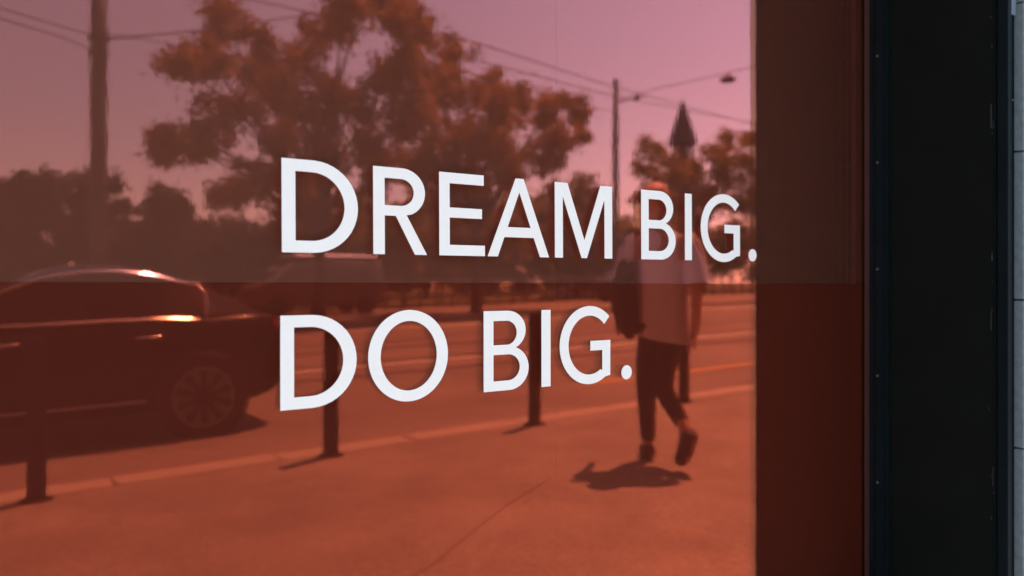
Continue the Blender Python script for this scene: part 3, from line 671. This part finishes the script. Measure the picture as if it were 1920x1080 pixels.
MB().tube([(0.05, 0, 7.12), (.61, .4, 7.28), (1.0, .5, 7.40)], [.03, .028, .025], 6).build('bracket', M_POLE, mast2, True)
MB().lathe([(.02, 7.10), (.08, 7.12), (.09, 7.2), (.08, 7.28), (.02, 7.30)], 'z', 10, (.61, .4, 0.08)).build('insulator', M_POLE, mast2, True)
def wire(label, pts, r=.016):
    p = [Vector(q) for q in pts]; out = []
    for i in range(len(p) - 1):
        for k in range(6):
            t = k / 6; q = p[i].lerp(p[i + 1], t); out.append(q)
    out.append(p[-1])
    o0 = out[0].copy()
    o = MB().tube([q - o0 for q in out], r, 5).build('overhead_wire', M_WIRE, None, True); o.location = o0
    tag(o, label, 'wire', 'overhead wires'); return o
wire('upper contact wire running past the top of the thin mast', [(8.80, -14.00, 6.75), (14.46, -17.00, 7.48), (18.35, -19.00, 7.95), (35.13, -26.00, 9.66), (49.26, -31.00, 10.89)])
wire('lower contact wire crossing the thin mast below its top', [(10.11, -15.00, 6.62), (18.35, -18.90, 7.59), (36.42, -27.00, 10.09), (59.84, -36.00, 13.21)])
wire('span wire climbing to the right from the thin mast, carrying the hanging lamp', [(18.47, -18.9, 7.55), (18.02, -16.00, 7.32), (18.34, -13.00, 7.31), (18.43, -11.00, 7.32)], .012)
wire('wire from the thick mast up into the biggest tree', [(2.30, -15.05, 5.71), (4.28, -17.00, 6.73), (8.36, -20.00, 8.75), (14.59, -24.00, 11.95)], .02)
wire('wire high above the biggest tree at the top edge of the window', [(4.6, -16.8, 7.65), (5.97, -18.00, 8.04), (8.36, -20.00, 8.72), (17.60, -27.00, 10.58)], .02)
wire('lower wire leaving the thick mast to the left', [(2.06, -14.95, 5.47), (1.25, -12.50, 4.95), (0.14, -9.00, 4.13)], .009)
wire('upper wire leaving the thick mast to the left', [(2.06, -14.9, 5.75), (1.72, -13.50, 5.33), (0.14, -9.00, 4.24)], .009)
wire('thin third wire between the two masts', [(2.2, -14.84, 5.77), (9.8, -17, 6.3), (18.4, -18.88, 7.1)], .010)
lamp = tag(empty('hanging_lamp', (18.22, -14.0, 7.30)), 'small dark lamp hanging from the span wire right of the spire', 'lamp')
MB().lathe([(.02, .0), (.05, -.05), (.20, -.14), (.24, -.22), (.20, -.25), (.02, -.26)], 'z', 14).build('shade', M_WIRE, lamp, True)
MB().tube([(0, 0, .02), (0, 0, -.08)], .03, 6).build('hook', M_WIRE, lamp, True)

# ------------------------------------------------------------------ spire and kiosk
tw = tag(empty('church_tower', (65.8, -60.0, 1.2)), 'dark slender tower with a pointed spire far behind the trees', 'tower')
MB().lathe([(1.62, 15.7), (1.55, 15.9), (.9, 17.9), (.35, 19.6), (.03, 20.5)], 'z', 8).build('spire', M_ROOF, tw)
MB().box(-1.25, 1.25, -1.25, 1.25, -1.5, 12.2).build('shaft', M_TOWER, tw)
MB().box(-1.5, 1.5, -1.5, 1.5, 12.21, 12.6).build('cornice', M_ROOF, tw)
for k in range(8):
    a = 2 * math.pi * (k + .5) / 8
    MB().tube([(1.0 * math.cos(a), 1.0 * math.sin(a), 12.6), (1.0 * math.cos(a), 1.0 * math.sin(a), 15.4)], .2, 8).build('column', M_TOWER, tw, True)
MB().lathe([(.62, 12.6), (.62, 15.4)], 'z', 8).build('lantern_core', M_TOWER, tw)
MB().lathe([(1.35, 15.4), (1.5, 15.45), (1.5, 15.69)], 'z', 8).build('lantern_ring', M_ROOF, tw)
fence = tag(empty('railing', (24.0, -26.4, ground_z(24.0))), 'low grey railing running behind the parked vehicles across the road', 'railing')
for z in (.45, 1.0): MB().box(-16.5, 18, -.02, .02, z, z + .07, SLOPE).build('rail', M_FENCE, fence)
fp = None
for i in range(47):
    x = -16.4 + i * .74
    if fp is None: fp = MB().box(-.035, .035, -.035, .035, -.2, 1.16).build('post', M_FENCE, fence); o = fp
    else: o = bpy.data.objects.new('post', fp.data); C.objects.link(o); o.parent = fence
    o.location = (x, -.06, SLOPE * x)
kk = tag(empty('kiosk', (28.4, -31.5, ground_z(28.4) - .1)), 'low white kiosk with a flat roof behind the thin mast', 'building')
MB().box(-2.2, 2.2, -1.4, 1.4, -.1, 3.1).build('wall', M_WHITEW, kk)
MB().box(-2.5, 2.5, -1.7, 1.8, 3.12, 3.42).build('roof', M_WHITEW, kk)
for x in (-1.5, .3):
    f_ = box('window', x, x + 1.2, 1.402, 1.44, 1.1, 2.3, M_CHROME, kk)
    box('pane', x + .06, x + 1.14, 1.442, 1.45, 1.16, 2.24, M_WING, f_)
box('door', -.15 - .75, -.15, 1.402, 1.43, -.05, 2.1, M_TOWER, kk).location = (0, .0, 0)

# ------------------------------------------------------------------ the walking person
PX, PY = 3.665, -2.501
per = tag(empty('person', (PX, PY, ground_z(PX))), 'person in a loose pale shirt and dark trousers walking away along the pavement', 'person')
per.rotation_euler = (0, 0, R(44.8))
def skin_mesh(name, joints, edges, material, parent, rootv, sub=2):
    """joints: name -> (x, y, z, rx[, ry])"""
    keys = list(joints); me = bpy.data.meshes.new(name)
    me.from_pydata([joints[k][:3] for k in keys], [(keys.index(a), keys.index(b)) for a, b in edges], []); me.update()
    o = bpy.data.objects.new(name, me); C.objects.link(o); o.parent = parent
    sk = o.modifiers.new('skin', 'SKIN'); sk.use_smooth_shade = True; sk.branch_smoothing = 0.4
    for i, k in enumerate(keys):
        j = joints[k]; sv = me.skin_vertices[0].data[i]; sv.radius = (j[3], j[4] if len(j) > 4 else j[3]); sv.use_root = (k == rootv)
    ss = o.modifiers.new('sub', 'SUBSURF'); ss.levels = sub; ss.render_levels = sub
    dg = bpy.context.evaluated_depsgraph_get(); ev = o.evaluated_get(dg)
    m2 = bpy.data.meshes.new_from_object(ev); m2.name = name
    o.modifiers.clear(); o.data = m2; m2.materials.clear(); m2.materials.append(material)
    m2.polygons.foreach_set('use_smooth', [True] * len(m2.polygons))
    return o
# local axes: x to the right as seen in the window, +y towards the window; the walker heads to -x, -y
J = {
 'pel': (.085, 0, .93, .125, .10), 'spi': (.088, -.005, 1.10, .125, .095), 'che': (.085, -.01, 1.29, .145, .10), 'nek0': (.075, -.02, 1.445, .07), 'nek': (.065, -.03, 1.50, .05),
 'hd0': (.055, -.035, 1.56, .068, .08), 'hd1': (.05, -.04, 1.64, .078, .092), 'hd2': (.05, -.035, 1.71, .066, .078), 'hd3': (.05, -.03, 1.755, .03, .035),
 'shL': (-.085, -.05, 1.41, .062), 'elL': (-.175, -.05, 1.15, .043), 'wrL': (-.19, -.16, .95, .030), 'paL': (-.195, -.195, .89, .034, .02),
 'shR': (.255, .03, 1.40, .062), 'elR': (.30, .10, 1.13, .043), 'wrR': (.295, .10, .885, .030), 'paR': (.29, .09, .825, .034, .02),
 'hiL': (.01, -.03, .88, .088), 'knL': (-.015, -.045, .50, .058), 'anL': (.0, .0, .105, .040), 'ftL': (-.015, -.09, .048, .03), 'toL': (-.028, -.15, .042, .022),
 'hiR': (.155, .02, .88, .088), 'knR': (.085, .03, .47, .058), 'anR': (.225, .33, .26, .040), 'ftR': (.205, .315, .14, .034), 'toR': (.175, .27, .065, .026)}
E_ = [('pel', 'spi'), ('spi', 'che'), ('che', 'nek0'), ('nek0', 'nek'), ('nek', 'hd0'), ('hd0', 'hd1'), ('hd1', 'hd2'), ('hd2', 'hd3'),
      ('che', 'shL'), ('shL', 'elL'), ('elL', 'wrL'), ('wrL', 'paL'), ('che', 'shR'), ('shR', 'elR'), ('elR', 'wrR'), ('wrR', 'paR'),
      ('pel', 'hiL'), ('hiL', 'knL'), ('knL', 'anL'), ('anL', 'ftL'), ('ftL', 'toL'), ('pel', 'hiR'), ('hiR', 'knR'), ('knR', 'anR'), ('anR', 'ftR'), ('ftR', 'toR')]
for s in 'LR':
    px, py, pz = J['pa' + s][:3]
    for k, (dx, ln) in enumerate(((-.026, .066), (-.009, .078), (.009, .074), (.026, .058))):
        a, b, c = 'f%s%da' % (s, k), 'f%s%db' % (s, k), 'f%s%dc' % (s, k)
        J[a] = (px - .2 * dx, py + dx, pz - .035, .0095); J[b] = (px - .012 - .2 * dx, py + dx - .004, pz - .035 - ln * .55, .0085); J[c] = (px - .002 - .2 * dx, py + dx - .014, pz - .035 - ln, .007)
        E_ += [('pa' + s, a), (a, b), (b, c)]
    t0, t1 = 't%sa' % s, 't%sb' % s
    J[t0] = (px - .015, py - .042, pz - .005, .011); J[t1] = (px - .022, py - .052, pz - .05, .009); E_ += [('pa' + s, t0), (t0, t1)]
body = skin_mesh('body', J, E_, M_SKIN, per, 'pel')
head = Vector((.05, -.04, 1.645)); fwd = Vector((-.62, -.78, 0)); sid = Vector((.78, -.62, 0))
nz = MB(); q = head + fwd * .082
nz.loft([[q + sid * .006 + Vector((0, 0, .03)), q - sid * .006 + Vector((0, 0, .03)), q + fwd * .006 + Vector((0, 0, .03))], [q + sid * .017 + Vector((0, 0, -.02)), q - sid * .017 + Vector((0, 0, -.02)), q + fwd * .03 + Vector((0, 0, -.014))]])
nz.build('nose', M_SKIN, per, True)
for s in (-1, 1):
    e = MB().lathe([(.002, -.028), (.02, -.024), (.026, 0), (.018, .026), (.002, .03)], 'z', 8, (0, 0, 0)).build('ear', M_SKIN, per, True)
    e.location = head + sid * .082 * s + Vector((0, 0, -.01)); e.scale = (.5, .8, 1.1)
    ey = MB().lathe([(.002, -.009), (.008, -.006), (.011, 0), (.008, .006), (.002, .009)], 'z', 8).build('eye', M_BAG, per, True); ey.location = head + fwd * .078 + sid * .032 * s + Vector((0, 0, .012))
mo = MB().tube([head + fwd * .085 + sid * a + Vector((0, 0, -.052)) for a in (-.022, 0, .022)], .005, 6).build('mouth', M_TAIL, per, True)
mo.data.materials[0] = mat('lips', (.35, .12, .10), .5)
# hair: an uneven cap over the back and top of the skull
bmh = bmesh.new(); bmesh.ops.create_icosphere(bmh, subdivisions=4, radius=1)
for v in bmh.verts:
    d = v.co.copy(); n_ = noise.noise(d * 3.0) * .07 + noise.noise(d * 9.0) * .04
    v.co = Vector((d.x * .094, d.y * .100, d.z * .112)) * (1.03 + n_)
hc = Vector((.052, -.030, 1.668))
kill = [f for f in bmh.faces if (lambda c: c.dot(fwd) > .045 and c.z < .035 or c.z < -.075)(f.calc_center_median())]
bmesh.ops.delete(bmh, geom=kill, context='FACES')
me = bpy.data.meshes.new('hair'); bmh.to_mesh(me); bmh.free(); me.materials.append(M_HAIR)
me.polygons.foreach_set('use_smooth', [True] * len(me.polygons))
hair = bpy.data.objects.new('hair', me); C.objects.link(hair); hair.parent = per; hair.location = hc
# trousers and shirt as loose shells
T = {'pel': (.085, 0, .95, .17, .13), 'pel0': (.085, 0, .84, .16, .13), 'hiL': (.015, -.03, .80, .098), 'knL': (-.012, -.045, .50, .072), 'miL': (-.005, -.02, .28, .060), 'anL': (.002, -.002, .10, .050),
     'hiR': (.15, .02, .80, .098), 'knR': (.085, .03, .47, .072), 'miR': (.16, .19, .36, .058), 'anR': (.215, .305, .275, .048)}
skin_mesh('trousers', T, [('pel', 'pel0'), ('pel0', 'hiL'), ('hiL', 'knL'), ('knL', 'miL'), ('miL', 'anL'), ('pel0', 'hiR'), ('hiR', 'knR'), ('knR', 'miR'), ('miR', 'anR')], M_TROUS, per, 'pel')
sh = MB(); rings = []
ca, sa = math.cos(R(-25)), math.sin(R(-25))
for z, cx, cy, rx, ry in ((.775, .10, .0, .180, .135), (.80, .10, .0, .180, .135), (.92, .095, .0, .172, .13), (1.08, .09, -.005, .165, .122), (1.25, .086, -.01, .182, .125), (1.36, .084, -.01, .19, .118), (1.43, .08, -.015, .155, .10), (1.475, .072, -.02, .085, .075), (1.495, .07, -.02, .068, .066)):
    rg = []
    for k in range(28):
        t = 2 * math.pi * k / 28; fold = 1 + .085 * math.sin(5 * t + z * 5) * (1.5 - z) + .03 * math.sin(9 * t - z * 11)
        a, b = rx * math.cos(t) * fold, ry * math.sin(t) * fold
        rg.append((cx + a * ca - b * sa, cy - (a * sa + b * ca), z - (.03 * math.cos(t) if z < .85 else 0)))
    rings.append(rg)
sh.loft(rings, caps=False)
for s_, pts in (('L', [(-.05, -.045, 1.41), (-.10, -.048, 1.36), (-.135, -.042, 1.25), (-.155, -.034, 1.14)]), ('R', [(.22, .02, 1.41), (.265, .038, 1.35), (.29, .07, 1.24), (.305, .098, 1.12)])):
    sh.tube(pts, [.075, .082, .078, .08], 14, caps=False)
shirt = sh.build('shirt', M_SHIRT, per, True)
def shoe(pts, sole_dir):
    m = MB().tube(pts, [.036, .045, .042, .036, .02], 10); o = m.build('shoe', M_SHOE, per, True)
    sd_ = Vector(sole_dir)
    MB().tube([Vector(p) + sd_ * .022 for p in pts], [.03, .038, .036, .033, .017], 8).build('sole', M_SOLE, o, True); return o
shoe([(.018, .055, .065), (.004, .01, .062), (-.012, -.075, .052), (-.028, -.145, .044), (-.034, -.18, .040)], (0, 0, -1))
shoe([(.255, .375, .25), (.24, .355, .22), (.222, .34, .14), (.195, .30, .075), (.18, .27, .05)], (.5, .75, -.35))
# shoulder bag, hung at the left side
bag = tag(empty('shoulder_bag', (0, 0, 0)), 'dark canvas bag hanging from the left shoulder of the walking person', 'bag')
bag.location = (PX, PY, ground_z(PX)); bag.rotation_euler = per.rotation_euler
bb = MB(); rings = []
for z, wx, wy, ox in ((.80, .035, .03, .03), (.83, .065, .05, .02), (.92, .085, .065, .0), (1.04, .088, .068, -.012), (1.15, .075, .055, -.005), (1.23, .058, .035, .012), (1.27, .04, .02, .03)):
    rings.append([(-.14 + ox + wx * math.copysign(abs(math.cos(t)) ** .8, math.cos(t)) * (1 + .06 * math.sin(4 * t + z * 20)), .045 + wy * math.copysign(abs(math.sin(t)) ** .8, math.sin(t)), z + .025 * math.sin(2 * t + 1)) for t in [2 * math.pi * k / 20 for k in range(20)]])
bb.loft(rings).build('pouch', M_BAG, bag, True)
MB().tube([(-.22, .045, 1.22), (-.19, .03, 1.36), (-.115, -.02, 1.485), (-.07, -.07, 1.47), (-.10, -.05, 1.35), (-.12, .02, 1.22)], .014, 6).build('strap', M_BAG, bag, True)
